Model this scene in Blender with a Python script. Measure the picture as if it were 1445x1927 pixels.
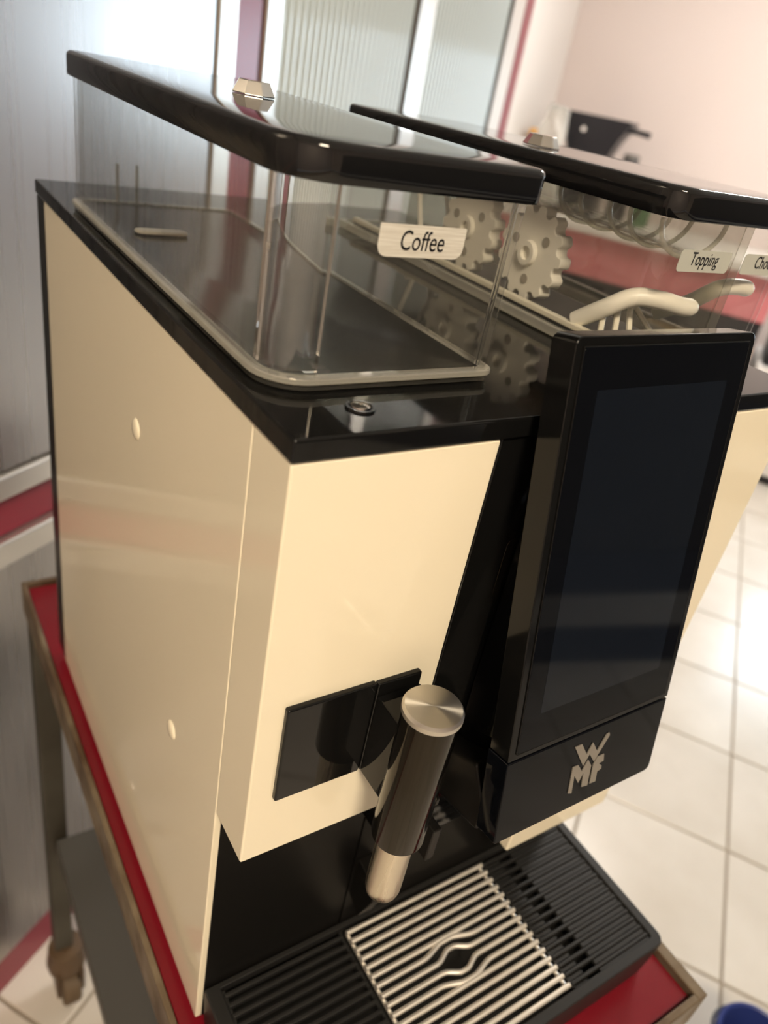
import bpy, bmesh, math, random
from mathutils import Vector, Matrix

for o in list(bpy.data.objects):
    bpy.data.objects.remove(o, do_unlink=True)
scene = bpy.context.scene
COL = scene.collection
random.seed(7)
Z0 = 1.29                       # floor is z = 0; the machine's top deck is at 1.29 m
ANG = math.radians(33.5)        # the room is turned against the machine
UX, UY = math.cos(ANG), math.sin(ANG)

def uv(u, v, z=0.0):            # room coordinates -> world
    return Vector((UX*u - UY*v, UY*u + UX*v, z))

# ------------------------------------------------------------------ camera
cam_d = bpy.data.cameras.new('camera')
cam = bpy.data.objects.new('camera', cam_d)
COL.objects.link(cam)
right = Vector((0.8351102, -0.52160635, 0.17469335))
down = Vector((-0.14012431, -0.50881792, -0.84939361))
fwd = Vector((0.53193621, 0.68485848, -0.49800876))
M = Matrix((right, -down, -fwd)).transposed().to_4x4()
M.translation = Vector((-0.11637962, -0.20729343, 0.11361728 + Z0))
cam.matrix_world = M
cam_d.sensor_fit = 'HORIZONTAL'
cam_d.sensor_width = 36.0
cam_d.lens = 1420.82/1445*36.0
cam_d.clip_start = 0.01
cam_d.clip_end = 60
cam_d.dof.use_dof = True
cam_d.dof.focus_distance = 0.36
cam_d.dof.aperture_fstop = 9.5
scene.camera = cam

# ------------------------------------------------------------------ world, light, exposure
world = bpy.data.worlds.new('sky')
scene.world = world
world.use_nodes = True
bg = world.node_tree.nodes['Background']
bg.inputs[0].default_value = (0.72, 0.87, 1.0, 1)
bg.inputs[1].default_value = 8.5
LAMP_STRENGTH = 60.0
LAMP_COLOR = (1.0, 0.84, 0.62)
scene.view_settings.view_transform = 'Standard'
scene.view_settings.look = 'None'
scene.view_settings.gamma = 1.0
scene.view_settings.use_curve_mapping = False
scene.view_settings.exposure = 0.7
scene.cycles.transparent_max_bounces = 32

# ------------------------------------------------------------------ materials
def mat(name, color, rough=0.5, metal=0.0, spec=0.5, ior=1.45, aniso=0.0, coat=0.0):
    m = bpy.data.materials.new(name)
    m.use_nodes = True
    p = m.node_tree.nodes['Principled BSDF']
    p.inputs['Base Color'].default_value = (*color, 1)
    p.inputs['Roughness'].default_value = rough
    p.inputs['Metallic'].default_value = metal
    p.inputs['Specular IOR Level'].default_value = spec
    p.inputs['IOR'].default_value = ior
    p.inputs['Anisotropic'].default_value = aniso
    p.inputs['Coat Weight'].default_value = coat
    return m

def P(m): return m.node_tree.nodes['Principled BSDF']

def noise_chain(m, scale, vec_scale=(1, 1, 1), detail=4, coord='Object'):
    nt = m.node_tree
    tc = nt.nodes.new('ShaderNodeTexCoord')
    mp = nt.nodes.new('ShaderNodeMapping')
    mp.inputs['Scale'].default_value = vec_scale
    nz = nt.nodes.new('ShaderNodeTexNoise')
    nz.inputs['Scale'].default_value = scale
    nz.inputs['Detail'].default_value = detail
    nt.links.new(tc.outputs[coord], mp.inputs['Vector'])
    nt.links.new(mp.outputs[0], nz.inputs['Vector'])
    return nz

def add_color_noise(m, c1, c2, scale, vec_scale=(1, 1, 1), lo=0.35, hi=0.65, coord='Object'):
    nt = m.node_tree
    nz = noise_chain(m, scale, vec_scale, coord=coord)
    r = nt.nodes.new('ShaderNodeValToRGB')
    r.color_ramp.elements[0].position = lo
    r.color_ramp.elements[1].position = hi
    r.color_ramp.elements[0].color = (*c1, 1)
    r.color_ramp.elements[1].color = (*c2, 1)
    nt.links.new(nz.outputs['Fac'], r.inputs[0])
    nt.links.new(r.outputs[0], P(m).inputs['Base Color'])
    return m

def add_bump(m, scale, strength, dist=0.001, vec_scale=(1, 1, 1)):
    nt = m.node_tree
    nz = noise_chain(m, scale, vec_scale)
    b = nt.nodes.new('ShaderNodeBump')
    b.inputs['Strength'].default_value = strength
    b.inputs['Distance'].default_value = dist
    nt.links.new(nz.outputs['Fac'], b.inputs['Height'])
    nt.links.new(b.outputs[0], P(m).inputs['Normal'])
    return m

def add_rough(m, scale, lo, hi, vec_scale=(1, 1, 1)):
    nt = m.node_tree
    nz = noise_chain(m, scale, vec_scale)
    r = nt.nodes.new('ShaderNodeMapRange')
    r.inputs['From Min'].default_value = 0.3
    r.inputs['From Max'].default_value = 0.7
    r.inputs['To Min'].default_value = lo
    r.inputs['To Max'].default_value = hi
    nt.links.new(nz.outputs['Fac'], r.inputs[0])
    nt.links.new(r.outputs[0], P(m).inputs['Roughness'])
    return m

def emit(name, color, strength):
    m = bpy.data.materials.new(name)
    m.use_nodes = True
    nt = m.node_tree
    nt.nodes.remove(nt.nodes['Principled BSDF'])
    e = nt.nodes.new('ShaderNodeEmission')
    e.inputs[0].default_value = (*color, 1)
    e.inputs[1].default_value = strength
    nt.links.new(e.outputs[0], nt.nodes['Material Output'].inputs[0])
    return m

def clear(name, tint=(0.95, 0.955, 0.94), rough=0.02, ior=1.49, haze=0.0):
    # clear acrylic wall: see-through with a Fresnel sheen
    m = bpy.data.materials.new(name)
    m.use_nodes = True
    nt = m.node_tree
    nt.nodes.remove(nt.nodes['Principled BSDF'])
    t = nt.nodes.new('ShaderNodeBsdfTransparent')
    t.inputs[0].default_value = (*tint, 1)
    g = nt.nodes.new('ShaderNodeBsdfGlossy')
    g.inputs['Roughness'].default_value = rough
    lw = nt.nodes.new('ShaderNodeLayerWeight')        # Schlick's Fresnel, the same on both sides of the wall
    lw.inputs['Blend'].default_value = 0.5
    pw = nt.nodes.new('ShaderNodeMath'); pw.operation = 'POWER'; pw.inputs[1].default_value = 5.0
    f = nt.nodes.new('ShaderNodeMath'); f.operation = 'MULTIPLY_ADD'
    f0 = ((ior-1)/(ior+1))**2
    f.inputs[1].default_value = 1-f0; f.inputs[2].default_value = f0
    nt.links.new(lw.outputs['Facing'], pw.inputs[0])
    nt.links.new(pw.outputs[0], f.inputs[0])
    mx = nt.nodes.new('ShaderNodeMixShader')
    nt.links.new(f.outputs[0], mx.inputs[0])
    nt.links.new(t.outputs[0], mx.inputs[1])
    nt.links.new(g.outputs[0], mx.inputs[2])
    out = mx
    if haze:
        d = nt.nodes.new('ShaderNodeBsdfDiffuse')
        d.inputs[0].default_value = (0.8, 0.78, 0.72, 1)
        m2 = nt.nodes.new('ShaderNodeMixShader')
        m2.inputs[0].default_value = haze
        nt.links.new(mx.outputs[0], m2.inputs[1])
        nt.links.new(d.outputs[0], m2.inputs[2])
        out = m2
    nt.links.new(out.outputs[0], nt.nodes['Material Output'].inputs[0])
    return m

MT = {}
MT['cream'] = mat('cream_gloss', (0.82, 0.75, 0.59), 0.035, spec=0.5)
MT['black'] = mat('black_gloss', (0.005, 0.005, 0.005), 0.04, spec=0.36)
MT['lid'] = add_rough(mat('black_lid', (0.006, 0.006, 0.0065), 0.05, spec=0.6), 9, 0.03, 0.09)
MT['deck'] = add_rough(mat('black_deck', (0.005, 0.005, 0.005), 0.08, spec=0.45), 14, 0.03, 0.09)
MT['satin'] = mat('black_satin', (0.007, 0.0065, 0.006), 0.32, spec=0.28)
MT['tray'] = add_bump(mat('black_tray', (0.016, 0.0155, 0.015), 0.45, spec=0.35), 900, 0.1, 0.0004)
MT['screen'] = mat('screen_glass', (0.003, 0.0035, 0.005), 0.04, spec=0.14)
MT['active'] = mat('screen_active', (0.0055, 0.0075, 0.012), 0.05, spec=0.25)
MT['bezel'] = mat('bezel', (0.005, 0.005, 0.005), 0.10, spec=0.3)
MT['steel'] = add_rough(mat('steel', (0.62, 0.59, 0.54), 0.25, 1.0), 60, 0.2, 0.3)
MT['grill'] = mat('grill_steel', (0.86, 0.81, 0.74), 0.48, 0.85)
MT['tube'] = add_rough(mat('tube_steel', (0.74, 0.67, 0.55), 0.3, 1.0), 200, 0.22, 0.36, (1, 1, 0.05))
MT['cap'] = mat('cap_steel', (0.66, 0.63, 0.58), 0.34, 1.0, aniso=0.95)
_nt = MT['cap'].node_tree
_tg = _nt.nodes.new('ShaderNodeTangent')
_tg.direction_type = 'RADIAL'
_tg.axis = 'Z'
_nt.links.new(_tg.outputs[0], P(MT['cap']).inputs['Tangent'])
MT['sleeve'] = mat('sleeve_black', (0.036, 0.031, 0.024), 0.09, 0.9)
MT['chrome'] = mat('chrome', (0.80, 0.77, 0.72), 0.10, 1.0)
MT['logo'] = mat('logo_grey', (0.22, 0.20, 0.175), 0.4, 0.2)
MT['label'] = add_color_noise(mat('label_silver', (0.75, 0.73, 0.66), 0.42, 0.25), (0.80, 0.78, 0.72), (0.66, 0.63, 0.56), 60, (1, 1, 26))
MT['labelg'] = mat('label_grey', (0.52, 0.53, 0.48), 0.4, 0.1)
MT['ink'] = mat('ink', (0.008, 0.008, 0.01), 0.4)
MT['clear'] = clear('clear_acrylic', (0.985, 0.983, 0.975), 0.03, 1.52, 0.010)
MT['clearrim'] = clear('clear_rim', (0.80, 0.79, 0.72), 0.05, 1.6, 0.22)
MT['clearpart'] = clear('clear_part', (0.78, 0.77, 0.73), 0.05, 1.6, 0.06)
MT['clearrib'] = clear('clear_rib', (0.72, 0.71, 0.66), 0.04, 1.6, 0.03)
MT['solidclear'] = mat('solid_acrylic', (0.97, 0.97, 0.95), 0.0, ior=1.49)
P(MT['solidclear']).inputs['Transmission Weight'].default_value = 1.0
MT['white'] = mat('white_plastic', (0.86, 0.83, 0.74), 0.32)
MT['offwhite'] = mat('offwhite_plastic', (0.78, 0.74, 0.62), 0.35)
MT['red'] = add_color_noise(mat('red_top', (0.17, 0.006, 0.014), 0.25), (0.185, 0.007, 0.015), (0.15, 0.005, 0.011), 8)
MT['rust'] = add_rough(add_color_noise(mat('worn_steel', (0.2, 0.16, 0.11), 0.5, 0.35), (0.21, 0.165, 0.11), (0.09, 0.055, 0.03), 22), 30, 0.35, 0.65)
MT['shelf'] = mat('grey_shelf', (0.058, 0.054, 0.046), 0.45)
MT['legm'] = add_color_noise(mat('leg_steel', (0.06, 0.055, 0.042), 0.5, 0.3), (0.066, 0.060, 0.045), (0.036, 0.030, 0.02), 9)
MT['castor'] = mat('castor_dirty', (0.10, 0.06, 0.03), 0.5)
MT['tyre'] = mat('castor_tyre', (0.12, 0.08, 0.045), 0.6)
MT['ssteel'] = add_rough(mat('brushed_steel', (0.40, 0.385, 0.375), 0.28, 0.95), 1.0, 0.26, 0.305, (160, 160, 0.8))
MT['sframe'] = mat('steel_frame', (0.66, 0.63, 0.58), 0.32, 0.85)
MT['redf'] = mat('red_frame', (0.25, 0.022, 0.040), 0.28)
MT['fluted'] = mat('fluted_glass', (0.70, 0.78, 0.79), 0.12, 0.0, spec=0.9)
P(MT['fluted']).inputs['Coat Weight'].default_value = 0.6
MT['joint'] = mat('joint_dark', (0.16, 0.145, 0.13), 0.6)
MT['wallw'] = mat('wall_white', (0.78, 0.74, 0.70), 0.7)
MT['wallp'] = add_color_noise(mat('wall_pink', (0.70, 0.61, 0.57), 0.7), (0.70, 0.61, 0.575), (0.69, 0.595, 0.55), 1.2)
MT['ceil'] = mat('ceiling_white', (0.80, 0.78, 0.74), 0.8)
MT['grout'] = mat('grout', (0.30, 0.25, 0.19), 0.8)
MT['tile'] = add_color_noise(mat('tile', (0.66, 0.61, 0.54), 0.22), (0.70, 0.66, 0.60), (0.56, 0.51, 0.44), 3.2, lo=0.3, hi=0.72)
MT['lampd'] = emit('lamp_diffuser', LAMP_COLOR, LAMP_STRENGTH)
MT['winframe'] = mat('window_frame', (0.8, 0.8, 0.8), 0.4)
MT['glass'] = clear('window_glass', (0.97, 0.98, 0.98), 0.01, 1.45)
MT['added_blind'] = mat('added_blind_cloth', (0.75, 0.72, 0.68), 0.8)
_nt = MT['added_blind'].node_tree
_tr = _nt.nodes.new('ShaderNodeBsdfTranslucent'); _tr.inputs[0].default_value = (0.55, 0.54, 0.52, 1)
_mx = _nt.nodes.new('ShaderNodeMixShader'); _mx.inputs[0].default_value = 0.4
_nt.links.new(P(MT['added_blind']).outputs[0], _mx.inputs[1]); _nt.links.new(_tr.outputs[0], _mx.inputs[2])
_nt.links.new(_mx.outputs[0], _nt.nodes['Material Output'].inputs[0])
MT['navyc'] = mat('navy_cabinet', (0.020, 0.026, 0.050), 0.5)
MT['charc'] = mat('charcoal_cabinet', (0.035, 0.036, 0.040), 0.5)
MT['paleg'] = mat('pale_grey', (0.42, 0.42, 0.42), 0.5)
MT['holeshade'] = mat('hole_shade_grey', (0.36, 0.33, 0.28), 0.6)
MT['hfloor'] = mat('hopper_floor', (0.006, 0.006, 0.005), 0.14, spec=0.2)
MT['blue'] = mat('blue_plastic', (0.030, 0.050, 0.22), 0.4)
MT['navy'] = mat('navy', (0.008, 0.012, 0.04), 0.5)
MT['blackp'] = mat('black_pan', (0.012, 0.012, 0.015), 0.35)
MT['bag'] = clear('plastic_bag', (0.90, 0.88, 0.86), 0.12, 1.5, 0.5)
MT['orange'] = mat('orange_pack', (0.70, 0.36, 0.07), 0.5)
MT['wood'] = mat('tan_wood', (0.50, 0.32, 0.16), 0.5)
MT['redc'] = mat('red_counter', (0.62, 0.20, 0.21), 0.4)
MT['dark'] = mat('dark_gap', (0.03, 0.03, 0.035), 0.6)
MT['greenp'] = mat('green_bits', (0.10, 0.20, 0.09), 0.5)

# ------------------------------------------------------------------ helpers
ORIGIN = {}                    # root object -> world position of its origin (machine frame + Z0)

def tag(o, label=None, cat=None, group=None, kind=None):
    if label: o['label'] = label
    if cat: o['category'] = cat
    if group: o['group'] = group
    if kind: o['kind'] = kind
    return o

def thing(name, label, cat, base, group=None):
    o = bpy.data.objects.new(name, None)
    o.empty_display_size = 0.05
    o.location = base
    COL.objects.link(o)
    ORIGIN[o.name] = Vector(base)
    return tag(o, label, cat, group)

def root_origin(o):
    while o.parent is not None:
        o = o.parent
    return ORIGIN.get(o.name, Vector((0, 0, 0)))

def build(name, bm, m, parent=None, bevel=0.0, seg=2, smooth=None, origin=None):
    """bm holds world coordinates; one mesh object results"""
    org = Vector(origin) if origin is not None else (root_origin(parent) if parent else Vector((0, 0, 0)))
    bmesh.ops.recalc_face_normals(bm, faces=bm.faces[:])
    for v in bm.verts:
        v.co -= org
    me = bpy.data.meshes.new(name)
    bm.to_mesh(me)
    bm.free()
    me.materials.append(MT[m] if isinstance(m, str) else m)
    o = bpy.data.objects.new(name, me)
    COL.objects.link(o)
    if parent:
        o.parent = parent
    else:
        o.location = org
        ORIGIN[o.name] = org
    if bevel:
        b = o.modifiers.new('bevel', 'BEVEL')
        b.width = bevel
        b.segments = seg
        b.limit_method = 'ANGLE'
        b.angle_limit = math.radians(40)
        b.harden_normals = True
        for p in me.polygons: p.use_smooth = True
        me.set_sharp_from_angle(angle=math.radians(40))
    elif smooth:
        for p in me.polygons: p.use_smooth = True
        me.set_sharp_from_angle(angle=math.radians(smooth))
    return o

def V3(p): return Vector((p[0], p[1], p[2] + Z0))

def box(bm, x0, x1, y0, y1, z0, z1):
    vs = [bm.verts.new(V3(p)) for p in ((x0,y0,z0),(x1,y0,z0),(x1,y1,z0),(x0,y1,z0),(x0,y0,z1),(x1,y0,z1),(x1,y1,z1),(x0,y1,z1))]
    for f in ((0,3,2,1),(4,5,6,7),(0,1,5,4),(1,2,6,5),(2,3,7,6),(3,0,4,7)):
        bm.faces.new([vs[i] for i in f])

def rbox(bm, u0, u1, v0, v1, z0, z1):      # box in room coordinates
    vs = [bm.verts.new(V3(uv(*p))) for p in ((u0,v0,z0),(u1,v0,z0),(u1,v1,z0),(u0,v1,z0),(u0,v0,z1),(u1,v0,z1),(u1,v1,z1),(u0,v1,z1))]
    for f in ((0,3,2,1),(4,5,6,7),(0,1,5,4),(1,2,6,5),(2,3,7,6),(3,0,4,7)):
        bm.faces.new([vs[i] for i in f])

def loft(bm, rings, cap0=True, cap1=True, closed=True):
    R = [[bm.verts.new(V3(p)) for p in r] for r in rings]
    n = len(R[0])
    for a, b in zip(R[:-1], R[1:]):
        for i in range(n if closed else n-1):
            j = (i+1) % n
            bm.faces.new((a[i], a[j], b[j], b[i]))
    if cap0: bm.faces.new(R[0][::-1])
    if cap1: bm.faces.new(R[-1])
    return R

def prism_x(bm, poly, x0, x1):             # poly in (y, z)
    loft(bm, [[(x0, y, z) for y, z in poly], [(x1, y, z) for y, z in poly]])
def prism_y(bm, poly, y0, y1):             # poly in (x, z)
    loft(bm, [[(x, y0, z) for x, z in poly], [(x, y1, z) for x, z in poly]])
def prism_z(bm, poly, z0, z1):
    loft(bm, [[(x, y, z0) for x, y in poly], [(x, y, z1) for x, y in poly]])

def rrect(x0, x1, y0, y1, r, seg=6):       # r: radii at (x0,y0),(x1,y0),(x1,y1),(x0,y1)
    if not isinstance(r, (tuple, list)): r = (r,)*4
    out = []
    for (cx, cy, rr, a0) in ((x0+r[0], y0+r[0], r[0], 180), (x1-r[1], y0+r[1], r[1], 270), (x1-r[2], y1-r[2], r[2], 0), (x0+r[3], y1-r[3], r[3], 90)):
        for k in range(seg+1):
            a = math.radians(a0 + 90*k/seg)
            out.append((cx + rr*math.cos(a), cy + rr*math.sin(a)))
    return out

def ring_wall(bm, outer, inner, z0, z1):   # hollow wall between two outlines
    n = len(outer)
    O0 = [bm.verts.new(V3((*p, z0))) for p in outer]; O1 = [bm.verts.new(V3((*p, z1))) for p in outer]
    I0 = [bm.verts.new(V3((*p, z0))) for p in inner]; I1 = [bm.verts.new(V3((*p, z1))) for p in inner]
    for i in range(n):
        j = (i+1) % n
        bm.faces.new((O0[i], O0[j], O1[j], O1[i]))
        bm.faces.new((I0[j], I0[i], I1[i], I1[j]))
        bm.faces.new((O1[i], O1[j], I1[j], I1[i]))
        bm.faces.new((O0[j], O0[i], I0[i], I0[j]))

def circle_pts(c, r, axis, n=32):
    out = []
    for k in range(n):
        a = 2*math.pi*k/n
        ca, sa = r*math.cos(a), r*math.sin(a)
        if axis == 'z': out.append((c[0]+ca, c[1]+sa, c[2]))
        elif axis == 'x': out.append((c[0], c[1]+ca, c[2]+sa))
        else: out.append((c[0]+ca, c[1], c[2]+sa))
    return out

def lathe(bm, c, prof, axis='z', n=36):    # prof: (radius, offset along axis)
    rings = []
    for r, h in prof:
        cc = list(c)
        cc['xyz'.index(axis)] += h
        rings.append(circle_pts(cc, max(r, 1e-5), axis, n))
    loft(bm, rings)

def tube(bm, pts, r, n=10, caps=True):
    pts = [Vector(p) for p in pts]
    rad = r if isinstance(r, (list, tuple)) else [r]*len(pts)
    rings = []
    prev = None
    for i, p in enumerate(pts):
        a = pts[max(i-1, 0)]; b = pts[min(i+1, len(pts)-1)]
        d = (b-a).normalized()
        if prev is None:
            ref = Vector((0, 0, 1)) if abs(d.z) < 0.9 else Vector((1, 0, 0))
            s = d.cross(ref).normalized()
        else:
            s = (prev - d*prev.dot(d)).normalized()
        t = d.cross(s).normalized()
        prev = s
        rings.append([tuple(p + (s*math.cos(2*math.pi*k/n) + t*math.sin(2*math.pi*k/n))*rad[i]) for k in range(n)])
    loft(bm, rings, caps, caps)

def smooth_path(ctrl, n=8):                # Catmull-Rom
    c = [Vector(p) for p in ctrl]
    c = [c[0]*2-c[1]] + c + [c[-1]*2-c[-2]]
    out = []
    for i in range(1, len(c)-2):
        for k in range(n):
            t = k/n
            p0, p1, p2, p3 = c[i-1], c[i], c[i+1], c[i+2]
            out.append(0.5*((2*p1)+(-p0+p2)*t+(2*p0-5*p1+4*p2-p3)*t*t+(-p0+3*p1-3*p2+p3)*t**3))
    out.append(c[-2])
    return [tuple(p) for p in out]

def B(): return bmesh.new()

def simple(name, m, parent, fn, *a, bevel=0.0, seg=2, smooth=None, origin=None, **k):
    bm = B(); fn(bm, *a, **k)
    return build(name, bm, m, parent, bevel, seg, smooth, origin)

def lettering(name, text, size, p0, e1, e2, nrm, m, parent, xs=0.8, shear=0.08, lift=0.0002):
    """printed word: flat text mesh laid on a plane (p0 = lower left, e1 right, e2 up)"""
    cu = bpy.data.curves.new(name, 'FONT')
    cu.body = text
    cu.size = size
    cu.shear = shear
    cu.extrude = 0.00005
    cu.resolution_u = 4
    tmp = bpy.data.objects.new('tmp_text', cu)
    COL.objects.link(tmp)
    bpy.context.view_layer.update()
    dg = bpy.context.evaluated_depsgraph_get()
    me = bpy.data.meshes.new_from_object(tmp.evaluated_get(dg))
    bpy.data.objects.remove(tmp, do_unlink=True)
    org = root_origin(parent)
    e1, e2, nrm = Vector(e1), Vector(e2), Vector(nrm)
    p0 = V3(p0)
    for v in me.vertices:
        v.co = p0 + e1*(v.co.x*xs) + e2*v.co.y + nrm*(v.co.z + lift) - org
    me.name = name
    me.materials.clear()
    me.materials.append(MT[m])
    o = bpy.data.objects.new(name, me)
    COL.objects.link(o)
    o.parent = parent
    return o

# ------------------------------------------------------------------ the room
RU0, RU1, RV0, RV1, ZC = -2.4, 4.25, -3.3, 0.93, 1.35
ZF = -Z0
floor = simple('floor', 'grout', None, rbox, RU0, RU1, RV0, RV1, ZF-0.05, ZF-0.004)
tag(floor, 'pale beige floor tiles with brown grout laid across the room', 'floor', kind='structure')
PITCH, GAP = 0.3375, 0.0055
tile_me = None
iu0, iu1 = -6, 11
iv0, iv1 = -7, 4
for iu in range(iu0, iu1):
    for iv in range(iv0, iv1):
        a = 0.2311 + iu*PITCH; b = -0.610 + iv*PITCH
        c = uv(a + PITCH/2, b + PITCH/2)
        if tile_me is None:
            bm = B()
            h = (PITCH-GAP)/2
            rings = []
            for hh, z in ((h, -0.008), (h, -0.0015), (h-0.0015, 0.0)):
                rings.append([(UX*x-UY*y, UY*x+UX*y, z-Z0) for x, y in ((-hh,-hh),(hh,-hh),(hh,hh),(-hh,hh))])
            loft(bm, rings)
            t0 = build('tile', bm, 'tile', floor)
            tile_me = t0.data
            t0.location = (c.x, c.y, 0)
        else:
            t = bpy.data.objects.new('tile', tile_me)
            COL.objects.link(t)
            t.parent = floor
            t.location = (c.x, c.y, 0)
# per-tile variation in the tile material
nt = MT['tile'].node_tree
oi = nt.nodes.new('ShaderNodeObjectInfo')
tcn = [n for n in nt.nodes if n.type == 'MAPPING'][0]
cmb = nt.nodes.new('ShaderNodeCombineXYZ')
mul = nt.nodes.new('ShaderNodeMath'); mul.operation = 'MULTIPLY'; mul.inputs[1].default_value = 37.0
nt.links.new(oi.outputs['Random'], mul.inputs[0])
nt.links.new(mul.outputs[0], cmb.inputs[0]); nt.links.new(mul.outputs[0], cmb.inputs[1])
nt.links.new(cmb.outputs[0], tcn.inputs['Location'])

tag(simple('ceiling', 'ceil', None, rbox, RU0, RU1, RV0, RV1, ZC, ZC+0.05), 'white ceiling over the kitchen', 'ceiling', kind='structure')
tag(simple('wall_back', 'wallw', None, rbox, RU0, RU1, RV1, RV1+0.08, ZF, ZC), 'white wall behind the steel cabinets', 'wall', kind='structure')
tag(simple('wall_left', 'wallp', None, rbox, RU0-0.08, RU0, RV0, RV1, ZF, ZC), 'pale pink wall at the far left end of the room', 'wall', kind='structure')
tag(simple('wall_front', 'wallp', None, rbox, RU0, RU1, RV0-0.08, RV0, ZF, ZC), 'pale pink wall opposite the steel cabinets', 'wall', kind='structure')
# right wall with a window opening
WV0, WV1, WZ0, WZ1 = -2.9, -0.95, -0.40, 1.0
bm = B()
rbox(bm, RU1, RU1+0.12, WV1, RV1, ZF, ZC)
rbox(bm, RU1, RU1+0.12, RV0, WV0, ZF, ZC)
rbox(bm, RU1, RU1+0.12, WV0, WV1, ZF, WZ0)
rbox(bm, RU1, RU1+0.12, WV0, WV1, WZ1, ZC)
tag(build('wall_right', bm, 'wallp'), 'pale pink plaster wall behind the far counter', 'wall', kind='structure')
win = thing('window_1', 'white framed window in the pink wall', 'window', uv(RU1+0.06, (WV0+WV1)/2, WZ0+Z0))
win['kind'] = 'structure'
bm = B()
for (a, b, c, d) in ((WV0, WV0+0.06, WZ0, WZ1), (WV1-0.06, WV1, WZ0, WZ1), (WV0+0.06, WV1-0.06, WZ0, WZ0+0.06), (WV0+0.06, WV1-0.06, WZ1-0.06, WZ1), ((WV0+WV1)/2-0.035, (WV0+WV1)/2+0.035, WZ0+0.06, WZ1-0.06)):
    rbox(bm, RU1+0.04, RU1+0.08, a, b, c, d)
build('window_frame', bm, 'winframe', win)
mid = (WV0+WV1)/2
for a, b in ((WV0+0.06, mid-0.035), (mid+0.035, WV1-0.06)):
    simple('pane', 'glass', win, rbox, RU1+0.057, RU1+0.063, a, b, WZ0+0.06, WZ1-0.06)
bl = simple('added_blind', 'added_blind', win, rbox, RU1-0.012, RU1-0.010, WV0-0.03, WV1+0.03, 0.30, WZ1+0.02)  # unseen roller cloth added to dim the upper part of the window
bm = B(); tube(bm, [uv(RU1-0.03, WV0-0.03, WZ1+0.04), uv(RU1-0.03, WV1+0.03, WZ1+0.04)], 0.025, 16); build('added_blind_roller', bm, 'winframe', win, smooth=40)
# daylight entering through the window opening
ld = bpy.data.lights.new('window_daylight', 'AREA')
ld.shape = 'RECTANGLE'
ld.size = WV1-WV0-0.1; ld.size_y = WZ1-WZ0-0.1
ld.energy = 1.0
ld.cycles.is_portal = True
lo = bpy.data.objects.new('window_daylight', ld)
lo.matrix_world = Matrix((( -UY, 0, UX, 0), (UX, 0, UY, 0), (0, 1, 0, 0), (0, 0, 0, 1)))
lo.location = uv(RU1+0.14, mid, (WZ0+WZ1)/2 + Z0)
COL.objects.link(lo)

# ceiling lamps
MT['lampfill'] = emit('fill_lamp_neutral', (1.0, 0.94, 0.87), 52.0)
def ceiling_lamp(u, v, r, label, m='lampd'):
    c = uv(u, v, ZC)
    t = thing('ceiling_lamp', label, 'lamp', V3((c.x, c.y, ZC-0.07)), 'ceiling lamps')
    bm = B(); lathe(bm, (c.x, c.y, ZC), [(r*1.05, 0), (r*1.08, -0.03), (r*1.0, -0.04)], n=40); build('housing', bm, 'sframe', t, smooth=40)
    bm = B(); lathe(bm, (c.x, c.y, ZC), [(r*0.98, -0.04), (r*0.9, -0.055), (r*0.5, -0.068), (0.001, -0.07)], n=40); build('diffuser', bm, m, t, smooth=60)
ceiling_lamp(-1.10, -0.78, 0.26, 'round ceiling lamp over the front of the coffee machine')
ceiling_lamp(2.9, -0.45, 0.26, 'round neutral white fill lamp added on the ceiling near the far counter', 'lampfill')  # added fill light, brightens the far pink wall and the floor there

# ------------------------------------------------------------------ steel cabinets along the wall
CV = 0.5257                                  # plane of the cabinet fronts
cab = thing('steel_cabinet', 'brushed stainless steel cabinet with red frame and plinth at the left', 'cabinet', uv(0.0, 0.72, 0))
simple('body', 'sframe', cab, rbox, -2.3, 0.729, CV+0.03, RV1-0.01, ZF+0.01, 1.1)
simple('plinth', 'redf', cab, rbox, -2.3, 0.786, CV+0.002, CV+0.03, ZF+0.001, -1.212)
simple('rail', 'redf', cab, rbox, -2.3, 0.729, CV+0.006, CV+0.03, -0.432, -0.379)
simple('post', 'redf', cab, rbox, 0.729, 0.786, CV+0.002, CV+0.2, ZF+0.08, 1.1, bevel=0.002)
for i, (a, b) in enumerate(((-2.3, -1.3), (-1.3, -0.29), (-0.285, 0.727))):
    d = simple('lower_door', 'ssteel', cab, rbox, a+0.003, b-0.003, CV, CV+0.028, -1.208, -0.470, bevel=0.002)
    hu = b-0.505
    bm = B()
    tube(bm, smooth_path([uv(hu, CV+0.001, -0.905), uv(hu, CV-0.028, -0.905), uv(hu-0.012, CV-0.038, -0.905), uv(hu-0.04, CV-0.04, -0.905), uv(hu-0.09, CV-0.039, -0.907)], 5), 0.0085, 12)
    build('handle', bm, 'chrome', d, smooth=40)
    simple('top_bead', 'sframe', d, rbox, a+0.003, b-0.003, CV-0.006, CV+0.02, -0.469, -0.434, bevel=0.004)
    d = simple('upper_door', 'ssteel', cab, rbox, a+0.003, b-0.045, CV, CV+0.028, -0.345, 1.05, bevel=0.002)
    simple('edge_strip', 'sframe', d, rbox, b-0.043, b-0.003, CV-0.004, CV+0.026, -0.345, 1.05, bevel=0.003)
    simple('bottom_bead', 'sframe', d, rbox, a+0.003, b-0.003, CV-0.007, CV+0.02, -0.378, -0.347, bevel=0.004)
gl = thing('glass_cabinet', 'cabinet front with fluted glass panes in steel frames ending in a red post', 'cabinet', uv(1.4, 0.72, 0))
simple('body', 'wallw', gl, rbox, 0.79, 2.01, CV+0.06, RV1-0.01, ZF+0.01, 1.1)
simple('end_post', 'redf', gl, rbox, 1.945, 2.012, CV-0.004, CV+0.2, ZF+0.001, 1.1, bevel=0.003)
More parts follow.
